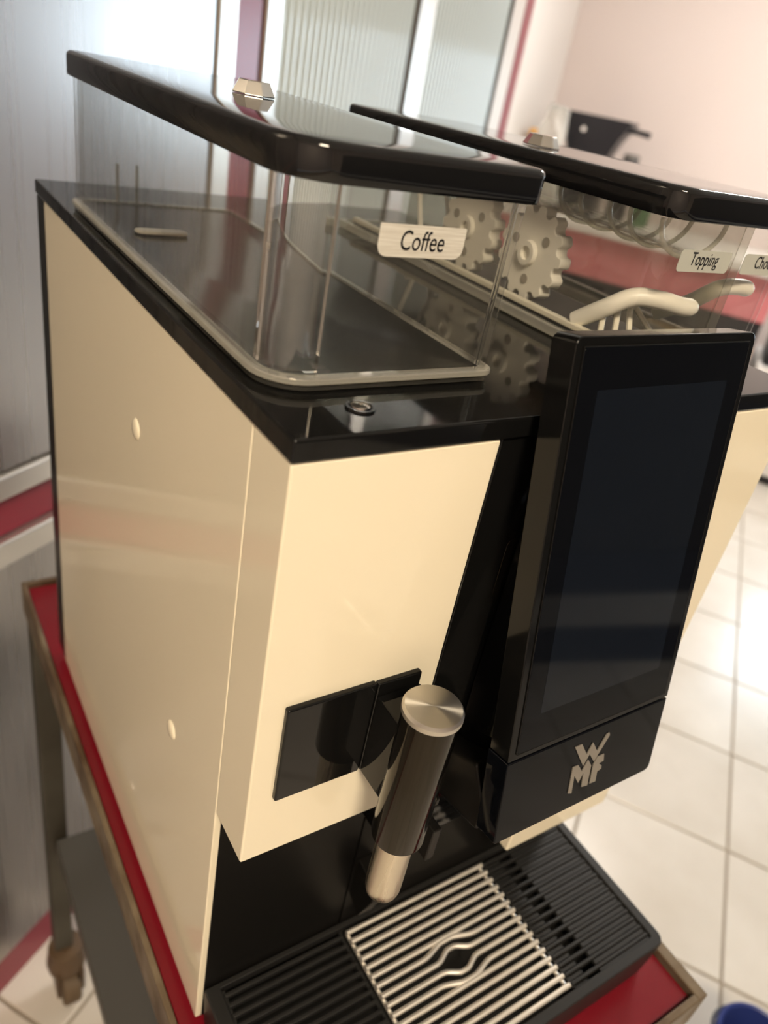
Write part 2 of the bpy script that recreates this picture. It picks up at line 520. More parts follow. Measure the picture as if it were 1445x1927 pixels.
simple('plinth', 'redf', gl, rbox, 0.79, 1.944, CV+0.002, CV+0.03, ZF+0.001, -1.212)
simple('lower_panel', 'ssteel', gl, rbox, 0.79, 1.944, CV, CV+0.05, -1.208, -0.43)
simple('rail', 'redf', gl, rbox, 0.79, 1.944, CV+0.004, CV+0.05, -0.43, -0.379)
simple('frame_bottom', 'sframe', gl, rbox, 0.79, 1.944, CV-0.002, CV+0.05, -0.378, -0.31, bevel=0.002)
for a, b in ((0.789, 0.829), (1.291, 1.368), (1.845, 1.944)):
    simple('stile', 'sframe', gl, rbox, a, b, CV-0.003, CV+0.05, -0.31, 1.08, bevel=0.003)
for a in (1.287, 1.842):
    simple('joint', 'joint', gl, rbox, a-0.003, a+0.003, CV-0.004, CV+0.04, -0.31, 1.08)
for a, b in ((0.829, 1.284), (1.368, 1.839)):
    n = int((b-a)/0.0185)
    bm = B()
    pts = []
    for k in range(n*6+1):
        u = a + (b-a)*k/(n*6)
        ph = (k % 6)/6.0
        pts.append((u, CV+0.008-0.0062*math.sin(math.pi*ph)))
    lo_ = [bm.verts.new(V3(uv(u, v, -0.31))) for u, v in pts]
    hi_ = [bm.verts.new(V3(uv(u, v, 1.08))) for u, v in pts]
    bl = [bm.verts.new(V3(uv(u, CV+0.016, -0.31))) for u, v in (pts[0], pts[-1])]
    bh = [bm.verts.new(V3(uv(u, CV+0.016, 1.08))) for u, v in (pts[0], pts[-1])]
    for k in range(len(pts)-1):
        bm.faces.new((lo_[k], lo_[k+1], hi_[k+1], hi_[k]))
    bm.faces.new((bl[0], bh[0], bh[1], bl[1]))
    build('fluted_pane', bm, 'fluted', gl, smooth=50)

# unseen dark furniture, added to darken what the touch screen reflects
cu = thing('added_cupboard', 'unseen charcoal and navy furniture added opposite to darken the screen reflection', 'added_cupboard', uv(1.2, -3.05, 0))
simple('carcass', 'charc', cu, rbox, -1.0, 2.9, -3.29, -2.82, ZF+0.001, 0.55)
for a in (-1.0, 0.3, 1.6):
    simple('door', 'charc', cu, rbox, a+0.004, a+1.296, -2.819, -2.80, -0.80, 0.545, bevel=0.003)
    simple('drawer', 'navyc', cu, rbox, a+0.004, a+1.296, -2.819, -2.80, -0.98, -0.81, bevel=0.003)
    simple('drawer', 'paleg', cu, rbox, a+0.004, a+1.296, -2.819, -2.80, -1.13, -0.99, bevel=0.003)
    simple('kick_board', 'navyc', cu, rbox, a+0.004, a+1.296, -2.819, -2.80, ZF+0.002, -1.14, bevel=0.003)

# ------------------------------------------------------------------ far counter
ct = thing('counter', 'long counter with red front in front of the pink wall', 'counter', uv(3.92, 0.1, 0))
CT = -0.33
simple('worktop', 'wallw', ct, rbox, 3.57, RU1-0.005, -0.42, RV1-0.01, CT-0.04, CT, bevel=0.004)
simple('front_panel', 'redc', ct, rbox, 3.60, 3.63, -0.40, RV1-0.02, -0.56, CT-0.04)
simple('shelf_shade', 'dark', ct, rbox, 3.64, 3.66, -0.40, RV1-0.02, -0.68, -0.56)  # dark panel painted in place of the shade in the open shelf
simple('lower_front', 'wood', ct, rbox, 3.60, 3.63, -0.40, RV1-0.02, -1.2, -0.68)
simple('carcass', 'wallw', ct, rbox, 3.66, RU1-0.01, -0.40, RV1-0.02, ZF+0.001, CT-0.041)
lw = thing('low_cabinet', 'low white cabinet by the far wall over a dark box for the floor gap shade', 'cabinet', uv(3.9, -1.0, 0))
simple('body', 'wallw', lw, rbox, 3.62, 4.1, -1.6, -0.45, ZF+0.05, -0.75, bevel=0.004)
simple('base', 'dark', lw, rbox, 3.65, 4.08, -1.57, -0.48, ZF+0.001, ZF+0.05)  # dark box stands in for the shade in the gap at the floor
bx = thing('crate', 'black crate standing on the low white cabinet', 'crate', V3(uv(3.8, -0.62, -0.749)))
simple('shell', 'blackp', bx, rbox, 3.66, 3.96, -0.82, -0.47, -0.749, -0.53, bevel=0.01)
simple('rim', 'blackp', bx, rbox, 3.65, 3.97, -0.83, -0.46, -0.53, -0.51, bevel=0.006)

fr = thing('fryer', 'black kitchen appliance with flared top and side handle on the far counter', 'appliance', V3(uv(3.92, 0.6, CT+0.001)))
cc = uv(3.92, 0.62, 0)
bm = B()
rings = []
for hw, hd_, z in ((0.10, 0.10, CT+0.001), (0.10, 0.10, CT+0.28), (0.125, 0.11, CT+0.34), (0.17, 0.12, CT+0.42), (0.175, 0.12, CT+0.435)):
    rings.append([tuple(uv(3.92+dx*hd_, 0.62+dy*hw, z)) for dx, dy in ((-1,-1),(1,-1),(1,1),(-1,1))])
loft(bm, rings)
build('body', bm, 'blackp', fr, bevel=0.008)
bm = B(); tube(bm, [uv(3.86, 0.50, CT+0.40), uv(3.86, 0.42, CT+0.40), uv(3.86, 0.36, CT+0.395)], [0.016, 0.012, 0.014], 10); build('handle', bm, 'blackp', fr, smooth=40)
bm = B(); tube(bm, [uv(3.815, 0.66, CT+0.37), uv(3.80, 0.66, CT+0.37)], 0.012, 12); build('knob', bm, 'chrome', fr, smooth=40)
for k, (v, h, m, lab) in enumerate(((0.42, 0.26, 'dark', 'dark jar on the far counter beside the black appliance'), (0.30, 0.215, 'greenp', 'small green jar on the far counter near the window side'))):
    j = thing('jar', lab, 'jar', V3(uv(3.92, v, CT+0.001)))
    c = uv(3.92, v, 0)
    bm = B(); lathe(bm, (c.x, c.y, CT+0.001), [(0.04, 0), (0.045, 0.01), (0.045, h), (0.035, h+0.02)], n=20); build('glass', bm, m, j, smooth=40)
    bm = B(); lathe(bm, (c.x, c.y, CT+0.001+h+0.021), [(0.037, 0), (0.037, 0.018), (0.03, 0.022)], n=20); build('lid', bm, 'joint', j, smooth=40)
# plastic bag and orange pack
bm = B()
bc = uv(3.665, 0.765, 0)
rings = []
random.seed(3)
for k in range(10):
    t = k/9
    r = 0.11*(1-0.55*t)*(0.8+0.4*random.random())
    rings.append([(bc.x + r*(1+0.22*math.sin(3*a+k))*math.cos(a), bc.y + r*(1+0.22*math.cos(2*a+k*1.7))*math.sin(a), CT+0.001+0.43*t+0.02*math.sin(5*a)*t) for a in [2*math.pi*i/16 for i in range(16)]])
loft(bm, rings)
pb = build('plastic_bag', bm, 'bag', None, smooth=35, origin=V3((bc.x, bc.y, CT+0.001)))
tag(pb, 'crumpled translucent white plastic bag on the far counter', 'bag')
op = simple('snack_packet', 'orange', None, rbox, 3.80, 3.84, 0.875, 0.915, CT+0.001, CT+0.33, bevel=0.01, origin=V3(uv(3.82, 0.895, CT+0.001)))
tag(op, 'orange packet standing beside the red cabinet post', 'packet')

# blue tub at the lower right
TUB = (0.676, -0.600)
bc = uv(*TUB, 0)
tb = thing('tub', 'round blue plastic tub on the floor at the lower right', 'tub', V3((bc.x, bc.y, ZF)))
bm = B(); lathe(bm, (bc.x, bc.y, ZF), [(0.048, 0), (0.060, 0.18), (0.064, 0.185), (0.064, 0.197), (0.061, 0.20), (0.057, 0.197), (0.055, 0.18), (0.045, 0.01), (0.001, 0.01)], n=40)
build('shell', bm, 'blue', tb, smooth=35)
bm = B(); tube(bm, [(bc.x+0.0672*math.cos(a), bc.y+0.0672*math.sin(a), ZF+0.194-0.02*abs(math.cos(a*0.5))) for a in [math.pi*k/16 for k in range(17)]], 0.003, 8); build('handle', bm, 'navy', tb, smooth=40)

# ------------------------------------------------------------------ cart
cart = thing('cart', 'worn steel trolley with red laminate top and grey lower shelf', 'cart', V3((0.17, 0.21, ZF)))
CZ = -0.460
simple('tabletop', 'red', cart, box, -0.0095, 0.3435, -0.120, 0.550, CZ-0.014, CZ, bevel=0.001)
for (x0, x1, y0, y1) in ((-0.0155, -0.0105, -0.1275, 0.556), (0.3445, 0.3545, -0.1275, 0.556), (-0.0105, 0.3445, -0.1275, -0.1215), (-0.0105, 0.3445, 0.5505, 0.556)):
    simple('rim', 'rust', cart, box, x0, x1, y0, y1, CZ-0.035, CZ+0.006, bevel=0.0012)
for (x, y) in ((0.000, 0.535), (0.337, 0.535), (0.000, -0.108), (0.337, -0.108)):
    lg = simple('leg', 'legm', cart, box, x-0.0135, x+0.0135, y-0.0135, y+0.0135, ZF+0.135, CZ-0.036, bevel=0.002)
for (x, y) in ((0.004, 0.535), (0.337, 0.535), (0.004, -0.108), (0.337, -0.108)):
    bm = B(); lathe(bm, (x, y, ZF+0.0), [(0.012, 0.134), (0.012, 0.125), (0.026, 0.122), (0.028, 0.10), (0.030, 0.085), (0.028, 0.07), (0.001, 0.07)], n=20)
    cs = build('castor', bm, 'castor', cart, smooth=40)
    for xf in (x-0.0185, x+0.0185):
        simple('fork', 'castor', cs, box, xf-0.0025, xf+0.0025, y-0.028, y+0.012, ZF+0.025, ZF+0.085, bevel=0.001)
    bm = B(); lathe(bm, (x-0.014, y-0.012, ZF+0.0335), [(0.030, 0), (0.033, 0.004), (0.033, 0.024), (0.030, 0.028)], axis='x', n=28)
    build('wheel', bm, 'tyre', cs, smooth=35)
simple('shelf', 'shelf', cart, box, -0.003, 0.343, -0.10, 0.520, -0.905, -0.880, bevel=0.002)

# ------------------------------------------------------------------ coffee machine
W, D = 0.325, 0.4357
TR = 0.0099
mc = thing('coffee_machine', 'cream and glossy black automatic coffee machine with touch screen on the red cart', 'coffee machine', V3((W/2, 0.2, CZ)))
# core
bm = B(); box(bm, 0.0045, W-0.0045, 0.046, D-0.001, CZ+0.012, -TR-0.0005)
build('chassis', bm, 'satin', mc)
for x in (0.03, W-0.03):
    for y in (0.07, 0.40):
        bm = B(); lathe(bm, (x, y, CZ), [(0.016, 0.0005), (0.017, 0.004), (0.014, 0.0118)], n=20); build('foot', bm, 'satin', mc, smooth=40)
# top deck
dk = simple('top_deck', 'deck', mc, box, -0.0008, W+0.0008, -0.0012, D, -TR, 0.0, bevel=0.0014, seg=3)
sx, sy = 0.0379, 0.0194
bm = B()
loft(bm, [circle_pts((sx, sy, 0.0001), 0.0062, 'z', 28), circle_pts((sx, sy, 0.0009), 0.0060, 'z', 28), circle_pts((sx, sy, 0.0009), 0.0050, 'z', 28), circle_pts((sx, sy, 0.0003), 0.0047, 'z', 28)])
sr = build('screw_collar', bm, 'black', dk, smooth=30)
bm = B(); lathe(bm, (sx, sy, 0.0003), [(0.0042, 0.0001), (0.0040, 0.0010), (0.0030, 0.0015), (0.0012, 0.0016), (0.0010, 0.0004)], n=24); build('screw', bm, 'chrome', dk, smooth=30)
# rear frame strips
simple('rear_frame', 'satin', mc, box, 0.0, W, 0.4092, D-0.0005, CZ+0.012, -TR-0.0003, bevel=0.0015)
# side panels
for nm, x0, x1 in (('side_panel', 0.0, 0.0044), ('side_panel', W-0.0044, W)):
    sp = simple(nm, 'cream', mc, box, x0, x1, 0.0335, 0.4088, -0.4502, -TR-0.0004, bevel=0.0008)
    if x0 == 0.0:
        for (y, z) in ((0.181, -0.083), (0.1035, -0.2455)):
            bm = B()
            lathe(bm, (0.0001, y, z), [(0.0064, 0.0), (0.0060, -0.0007), (0.0045, -0.0014), (0.0022, -0.0018), (0.0001, -0.0019)], axis='x', n=28)
            build('plug', bm, 'cream', sp, smooth=60)
# left front module and right front module
simple('front_panel', 'cream', mc, box, 0.0, 0.0985, 0.0, 0.0331, -0.2375, -TR-0.0004, bevel=0.0012, seg=3)
simple('front_panel', 'cream', mc, box, 0.2195, W, -0.0005, 0.0331, -0.360, -TR-0.0004, bevel=0.0012, seg=3)
# module carrier behind and lower back wall
bm = B(); box(bm, 0.0046, 0.1055, 0.0340, 0.0455, -0.452, -0.011)
build('back_wall', bm, 'satin', mc)
bm = B(); box(bm, 0.1068, W-0.0046, 0.0335, 0.0455, -0.452, -0.011)
build('back_wall', bm, 'satin', mc)
# centre column
bm = B(); box(bm, 0.1000, 0.2190, 0.0015, 0.033, -0.290, -TR-0.0004)
cl = build('centre_column', bm, 'black', mc, bevel=0.0012)
bm = B()
pill = []
for k in range(13):
    a = math.pi*k/12
    pill.append((0.1265+0.0042*math.cos(a), -0.070+0.0042*math.sin(a)))
for k in range(13):
    a = math.pi + math.pi*k/12
    pill.append((0.1265+0.0042*math.cos(a), -0.097+0.0042*math.sin(a)))
prism_y(bm, pill, 0.0008, 0.0016)
build('button', bm, 'sleeve', cl, bevel=0.0003)
# display: tilted slab
DX0, DX1 = 0.1085, 0.2284
yt, zt, yb, zb, yl, zl = -0.014, 0.0398, -0.0522, -0.1586, -0.0611, -0.2086
dvec = Vector((0, yb-yt, zb-zt)); dl = dvec.length; dvec.normalize()
dn = Vector((0, dvec.z, -dvec.y))                 # points to the viewer (-y, up)
if dn.y > 0: dn = -dn
def dpt(x, s, o=0.0):                            # point on the display plane
    p = Vector((x, yt, zt)) + dvec*s + dn*o
    return (p.x, p.y, p.z)
TH = 0.0135
bm = B()
def slab(bm, outline, o0, o1, pt):
    loft(bm, [[pt(x, s, o0) for x, s in outline], [pt(x, s, o1) for x, s in outline]])
out = rrect(DX0, DX1, 0.0, dl-0.0004, (0.004, 0.004, 0.0006, 0.0006), 5)
slab(bm, out, -TH, 0.0, dpt)
dsp = build('display', bm, 'bezel', mc, bevel=0.0012, seg=3)
bm = B(); slab(bm, rrect(DX0+0.0046, DX1-0.0046, 0.0042, dl-0.004, 0.0022, 4), 0.0001, 0.0006, dpt)
sg = build('glass', bm, 'screen', dsp, bevel=0.0003)
bm = B(); slab(bm, rrect(DX0+0.0160, DX1-0.0160, 0.0218, 0.178, 0.0003, 1), 0.00062, 0.00066, dpt)
build('screen', bm, 'active', dsp)
# thin bright edge line around the glass
bm = B()
tube(bm, [dpt(DX0+0.0044, 0.0041, 0.0004), dpt(DX0+0.0044, dl-0.004, 0.0004)], 0.00022, 6)
tube(bm, [dpt(DX0+0.0046, dl-0.0038, 0.0004), dpt(DX1-0.0046, dl-0.0038, 0.0004)], 0.00018, 6)
tube(bm, [dpt(DX0+0.0046, 0.0040, 0.0004), dpt(DX1-0.0046, 0.0040, 0.0004)], 0.00022, 6)
tube(bm, [dpt(DX1-0.0044, 0.0041, 0.0004), dpt(DX1-0.0044, dl-0.004, 0.0004)], 0.00018, 6)
build('glass_seal', bm, 'satin', dsp)
# logo panel below
lvec = Vector((0, yl-yb, zl-zb)); ll = lvec.length; lvec.normalize()
ln = Vector((0, lvec.z, -lvec.y))
if ln.y > 0: ln = -ln
def lpt(x, s, o=0.0):
    p = Vector((x, yb, zb)) + lvec*s + ln*o
    return (p.x, p.y, p.z)
bm = B()
slab(bm, rrect(DX0, DX1, 0.0008, ll, (0.0006, 0.0006, 0.004, 0.0015), 4), -TH-0.0008, 0.0, lpt)
lp = build('logo_panel', bm, 'screen', mc, bevel=0.0010, seg=3)
LOGO = {
 'W': [(0.04721,0.00745),(0.05264,0.00755),(0.05805,0.01614),(0.06144,0.00966),(0.06618,0.01687),(0.07135,0.00804),(0.07346,0.00761),(0.07421,0.00947),(0.06528,0.0235),(0.06055,0.01684),(0.05696,0.0233)],
 'M': [(0.04879,0.02111),(0.05323,0.02129),(0.05696,0.02693),(0.06042,0.02052),(0.06397,0.02568),(0.06436,0.03928),(0.05956,0.03836),(0.05865,0.02869),(0.05603,0.03428),(0.05164,0.02772),(0.05228,0.03967),(0.04941,0.03858)],
 'F': [(0.06557,0.02578),(0.06757,0.02142),(0.07301,0.0215),(0.07386,0.02632),(0.07012,0.02676),(0.07302,0.02914),(0.07333,0.03147),(0.07035,0.03234),(0.07073,0.03915),(0.066,0.03885)]}
for k in 'WMF':
    bm = B(); slab(bm, [(DX0+x, s) for x, s in LOGO[k]], 0.0001, 0.0006, lpt)
    build('logo_letter', bm, 'logo', lp)
# spout carriage behind the display
bm = B(); prism_x(bm, [(0.0012, -0.012), (-0.007, -0.012), (-0.0385, -0.172), (-0.0385, -0.198), (0.0012, -0.198)], 0.128, 0.212)
build('spout_carriage', bm, 'black', mc, bevel=0.002)
bm = B()
prism_x(bm, [(0.001, -0.2), (-0.030, -0.185), (-0.044, -0.205), (-0.044, -0.222), (0.001, -0.232)], 0.114, 0.223)
build('spout_housing', bm, 'satin', mc, bevel=0.002)
for x in (0.152, 0.186):
    bm = B(); lathe(bm, (x, -0.028, -0.245), [(0.0045, 0), (0.006, 0.004), (0.007, 0.026)], n=20); build('spout_nozzle', bm, 'steel', mc, smooth=40)
simple('slide_rail', 'satin', mc, box, 0.1015, 0.1075, -0.028, 0.0015, -0.262, -0.236, bevel=0.001)
simple('slide_rail', 'satin', mc, box, 0.1015, 0.1075, -0.020, 0.0015, -0.226, -0.220, bevel=0.001)
# hook bracket on the lower back wall
bm = B(); prism_x(bm, [(0.0335, -0.345), (0.012, -0.348), (0.010, -0.362), (0.020, -0.392), (0.0335, -0.385)], 0.109, 0.121)
build('hook', bm, 'satin', mc, bevel=0.001)

# steam wand with mount
bm = B(); box(bm, 0.0125, 0.0597, -0.0032, 0.0004, -0.1937, -0.1333)
build('mount_plate', bm, 'black', mc, bevel=0.0011, seg=3)
WX, WY = 0.068, -0.0335
bm = B()
box(bm, 0.0601, 0.0858, -0.0034, 0.0004, -0.1937, -0.1340)
build('mount_plate', bm, 'black', mc, bevel=0.0011, seg=3)
bm = B()
armo = [(0.0601, -0.0035), (0.0601, -0.026), (0.062, -0.030), (0.0815, -0.030), (0.0855, -0.026), (0.0855, -0.0035)]
prism_z(bm, armo, -0.1932, -0.1410)
build('wand_arm', bm, 'black', mc, bevel=0.001, seg=3)
bm = B(); lathe(bm, (WX, WY, -0.2105), [(0.0125, 0), (0.0134, 0.0008), (0.0136, 0.0020), (0.0136, 0.0841), (0.0120, 0.0845)], n=48)
wd = build('steam_wand', bm, 'sleeve', mc, smooth=35)
bm = B(); lathe(bm, (WX, WY, -0.2590), [(0.0045, 0.0), (0.0070, 0.0010), (0.0086, 0.0030), (0.0094, 0.0060), (0.0096, 0.0100), (0.0096, 0.0490)], n=40)
build('tip', bm, 'tube', wd, smooth=35)
bm = B(); lathe(bm, (0, 0, 0), [(0.0139, -0.0042), (0.0143, -0.0038), (0.0143, -0.0014), (0.0135, -0.0004), (0.0132, 0.0)], n=56)
for v in bm.verts: v.co.z -= Z0
cp = build('cap', bm, 'cap', wd, smooth=30, origin=(0, 0, 0)) if False else None
if cp is None:
    bmesh.ops.recalc_face_normals(bm, faces=bm.faces[:])
    me = bpy.data.meshes.new('cap'); bm.to_mesh(me); bm.free(); me.materials.append(MT['cap'])
    cp = bpy.data.objects.new('cap', me); COL.objects.link(cp); cp.parent = wd
    cp.location = V3((WX, WY, -0.1220)) - ORIGIN[mc.name]
    for p in me.polygons: p.use_smooth = True
    me.set_sharp_from_angle(angle=math.radians(30))

# drip tray
TZ = -0.417
bm = B()
outer = rrect(0.0040, 0.3270, -0.0905, 0.0325, (0.006, 0.008, 0.001, 0.001), 5)
inner = rrect(0.0140, 0.3190, -0.0830, 0.0290, (0.003, 0.003, 0.001, 0.001), 5)
outer2 = rrect(0.0060, 0.3240, -0.0880, 0.0325, (0.006, 0.008, 0.001, 0.001), 5)
n = len(outer)
loft(bm, [[(x, y, CZ+0.001) for x, y in outer2], [(x, y, TZ-0.009) for x, y in outer], [(x, y, TZ) for x, y in outer],
          [(x, y, TZ) for x, y in inner], [(x, y, TZ-0.024) for x, y in inner]], True, True)
tr = build('drip_tray', bm, 'tray', mc, bevel=0.0012)
def bar_mesh(bm, pts, r): tube(bm, pts, r, 10)
NB, y_first, pitch = 16, 0.0235, 0.00685
# steel grate: 16 bars, four of them bent round a hole
gx0, gx1 = 0.1065, 0.2325
simple_rails = []
gr = None
for x in (gx0+0.0015, gx1-0.0015):
    bm = B()
    tube(bm, [(x, y_first+0.001, TZ-0.0028), (x, y_first-pitch*(NB-1)-0.001, TZ-0.0028)], 0.0016, 8)
    if gr is None: gr = build('steel_grate', bm, 'grill', mc, smooth=40)
    else: build('rail', bm, 'grill', gr, smooth=40)
hx = (gx0+gx1)/2
yc = y_first - pitch*8.5 + 0.0
for k in range(NB):
    y = y_first - k*pitch
    bump = 0.0
    if k in (7, 8): bump, w = 0.0052, 0.0125
    if k in (6, 9): bump, w = 0.0046, 0.0190
    # bars 7|8 open around the hole; the next ones follow
    sgn = 1 if k <= 7 else -1
    pts = []
    if bump:
        for i in range(41):
            x = gx0 + (gx1-gx0)*i/40
            d = abs(x-hx)
            t = max(0.0, 1-d/(w*1.25))
            sm = t*t*(3-2*t)
            pts.append((x, y + sgn*bump*min(1.0, sm*1.15), TZ+0.0003))
    else:
        pts = [(gx0, y, TZ+0.0003), (hx, y, TZ+0.0003), (gx1, y, TZ+0.0003)]
    bm = B(); bar_mesh(bm, pts, 0.0019)
    build('bar', bm, 'grill', gr, smooth=50)
# black grates left and right
lg_ = simple('black_grate', 'tray', mc, box, 0.0142, 0.0162, -0.0815, 0.0275, TZ-0.007, TZ-0.0022)
simple('rail', 'tray', lg_, box, 0.1022, 0.1042, -0.0815, 0.0275, TZ-0.007, TZ-0.0022)
for k in range(NB):
    y = y_first - k*pitch
    bm = B()
    box(bm, 0.0148, 0.1035, y-0.0014, y+0.0014, TZ-0.0050, TZ-0.0004)
    build('bar', bm, 'tray', lg_, bevel=0.0006)
rg = simple('black_grate', 'tray', mc, box, 0.2350, 0.2370, -0.0815, 0.0275, TZ-0.007, TZ-0.0022)
for x in (0.2671, 0.3175):
    simple('rail', 'tray', rg, box, x-0.0010, x+0.0010, -0.0815, 0.0275, TZ-0.007, TZ-0.0022)
for k in range(NB):
    y = y_first - k*pitch
    bm = B(); box(bm, 0.2352, 0.3180, y-0.0013, y+0.0013, TZ-0.0050, TZ-0.0004)
    build('bar', bm, 'tray', rg, bevel=0.0006)
    bm = B(); box(bm, 0.2365, 0.2500, y-pitch/2-0.0016, y-pitch/2+0.0016, TZ-0.0056, TZ-0.0024)
    build('short_bar', bm, 'tray', rg, bevel=0.0005)
    bm = B(); box(bm, 0.2625, 0.3170, y-pitch/2-0.0018, y-pitch/2+0.0018, TZ-0.0050, TZ-0.0012)
    build('short_bar', bm, 'tray', rg, bevel=0.0006)

# ------------------------------------------------------------------ hoppers
def lid_part(parent, outline_args, zb_, zt_, tilt=0.0, y_front=0.034):
    x0, x1, y0, y1, r = outline_args
    def zz(y, z): return z - tilt*(y-y_front)
    bm = B()
    O = rrect(x0, x1, y0, y1, r, 8)
    def inset(d):
        rr = [max(q-d, 0.0008) for q in r]
        return rrect(x0+d, x1-d, y0+d, y1-d, rr, 8)
    rings = []
    for d, z in ((0.0022, zb_+0.003), (0.0004, zb_), (0.0, zb_+0.0006), (0.0, zt_-0.0026), (0.0006, zt_-0.0012), (0.0018, zt_-0.0003), (0.0036, zt_), (0.02, zt_+0.0001)):
        rings.append([(x, y, zz(y, z)) for x, y in inset(d)])
    loft(bm, rings)
    return build('lid', bm, 'lid', parent, smooth=50)

def knob_part(parent, c):
    bm = B()
    lathe(bm, c, [(0.0112, 0.0002), (0.0114, 0.0007), (0.0084, 0.0062), (0.0080, 0.0066)], n=8)
    return build('knob', bm, 'chrome', parent, smooth=15)

bh = thing('bean_hopper', 'clear empty coffee bean hopper with black lid on the left of the machine', 'hopper', V3((0.062, 0.19, 0.0005)))
HR = (0.020, 0.006, 0.008, 0.008)
o = rrect(0.0068, 0.1172, 0.0375, 0.3465, HR, 8)
i_ = rrect(0.0093, 0.1147, 0.0400, 0.3440, tuple(r-0.0022 for r in HR), 8)
bm = B(); ring_wall(bm, o, i_, 0.0062, 0.0790)
build('container', bm, 'clear', bh, smooth=40)
o2 = rrect(0.0046, 0.1192, 0.0350, 0.3490, (0.021, 0.007, 0.009, 0.009), 8)
i2 = rrect(0.0100, 0.1140, 0.0405, 0.3430, (0.016, 0.004, 0.006, 0.006), 8)
bm = B(); ring_wall(bm, o2, i2, 0.0030, 0.0061)
build('rim', bm, 'clearrim', bh, bevel=0.0008)
o3 = rrect(0.0058, 0.1180, 0.0362, 0.3478, (0.020, 0.006, 0.008, 0.008), 8)
i3 = rrect(0.0085, 0.1155, 0.0390, 0.3450, (0.0175, 0.004, 0.006, 0.006), 8)
bm = B(); ring_wall(bm, o3, i3, 0.0005, 0.0029)
build('base_seal', bm, 'clearrib', bh, bevel=0.0003)
# vertical corner ribs
def corner_column(cx, cy, r0, r1, a0, a1, n=12):
    bm = B()
    P0 = [(cx+r0*math.cos(math.radians(a0+(a1-a0)*k/n)), cy+r0*math.sin(math.radians(a0+(a1-a0)*k/n))) for k in range(n+1)]
    P1 = [(cx+r1*math.cos(math.radians(a0+(a1-a0)*k/n)), cy+r1*math.sin(math.radians(a0+(a1-a0)*k/n))) for k in range(n+1)]
    prism_z(bm, P0 + P1[::-1], 0.0066, 0.0772)
    return build('corner_column', bm, 'solidclear', bh, smooth=40)
corner_column(0.0268, 0.0575, 0.0174, 0.0142, 174, 276)
corner_column(0.1112, 0.0435, 0.0034, 0.0012, 262, 368)
for x in (0.0340, 0.0470):
    bm = B()
    tube(bm, [(x, 0.3432, 0.0062), (x, 0.3432, 0.0300)], 0.0012, 8)
    build('back_rib', bm, 'clearrim', bh, smooth=40)
# funnel floor
bm = B()
ir = rrect(0.0096, 0.1144, 0.0403, 0.3437, (0.017, 0.004, 0.006, 0.006), 8)
lo = rrect(0.046, 0.080, 0.10, 0.15, (0.012,)*4, 8)
loft(bm, [[(x, y, 0.0006) for x, y in ir], [(x, y, 0.0050) for x, y in ir], [(x, y, 0.0016) for x, y in lo]])
build('funnel_floor', bm, 'hfloor', bh, smooth=20)
bm = B(); prism_z(bm, rrect(0.0235, 0.0560, 0.262, 0.273, 0.005, 5), 0.0040, 0.0062)
build('shutter_grip', bm, 'offwhite', bh, bevel=0.0012)
ld1 = lid_part(bh, (0.0040, 0.1200, 0.0330, 0.3510, (0.022, 0.007, 0.009, 0.009)), 0.0775, 0.0908)
knob_part(ld1, (0.0620, 0.198, 0.0910))
# coffee label
def label_part(parent, pts, y, m):
    bm = B(); prism_y(bm, pts, y-0.0003, y)
    return build('label', bm, m, parent)
def label_outline(x0, x1, z0, z1, r, lean=0.0, corners=(1, 1, 0, 0)):
    rr = [r*c + 0.0004*(1-c) for c in corners]
    pts = rrect(x0, x1, z0, z1, rr, 5)
    return [(x + lean*(z1-z), z) for x, z in pts]
LY = 0.0374
lb = label_part(bh, label_outline(0.0452, 0.0858, 0.0536, 0.0657, 0.0042), LY, 'label')
lettering('lettering', 'Coffee', 0.0106, (0.0546, LY-0.0003, 0.0564), (1, 0, 0), (0, 0, 1), (0, -1, 0), 'ink', lb, xs=0.74, shear=0.08)

ph = thing('powder_hopper', 'clear twin powder hopper with black lid behind the touch screen', 'hopper', V3((0.263, 0.19, 0.0005)))
o = rrect(0.2090, 0.3185, 0.0378, 0.3465, (0.013, 0.006, 0.008, 0.008), 8)
i_ = rrect(0.2115, 0.3160, 0.0403, 0.3440, (0.0108, 0.004, 0.006, 0.006), 8)
bm = B(); ring_wall(bm, o, i_, 0.0062, 0.0785)
build('container', bm, 'clear', ph, smooth=40)
bm = B(); ring_wall(bm, rrect(0.2068, 0.3205, 0.0353, 0.3490, (0.014, 0.007, 0.009, 0.009), 8), rrect(0.2122, 0.3153, 0.0408, 0.3434, (0.010, 0.004, 0.006, 0.006), 8), 0.0005, 0.0061)
build('rim', bm, 'clearrim', ph, bevel=0.0008)
simple('divider', 'clearpart', ph, box, 0.2715, 0.2742, 0.0405, 0.3438, 0.0064, 0.0770)
simple('front_strip', 'clearpart', ph, box, 0.2690, 0.2766, 0.0372, 0.0378, 0.0064, 0.0770)
ld2 = lid_part(ph, (0.2050, 0.3220, 0.0335, 0.3540, (0.016, 0.008, 0.009, 0.009)), 0.0775, 0.0918, tilt=0.012)
knob_part(ld2, (0.2400, 0.172, 0.0903))
L2 = 0.0371
lb = label_part(ph, label_outline(0.2232, 0.2655, 0.0532, 0.0640, 0.0022, corners=(1, 1, 1, 1)), L2, 'labelg')
lettering('lettering', 'Topping', 0.0094, (0.2318, L2-0.0003, 0.0567), (1, 0, 0), (0, 0, 1), (0, -1, 0), 'ink', lb, xs=0.74, shear=0.08)
lb = label_part(ph, label_outline(0.2772, 0.3165, 0.0532, 0.0640, 0.0022, corners=(1, 1, 1, 1)), L2, 'labelg')
lettering('lettering', 'Choc', 0.0094, (0.2880, L2-0.0003, 0.0567), (1, 0, 0), (0, 0, 1), (0, -1, 0), 'ink', lb, xs=0.74, shear=0.08)

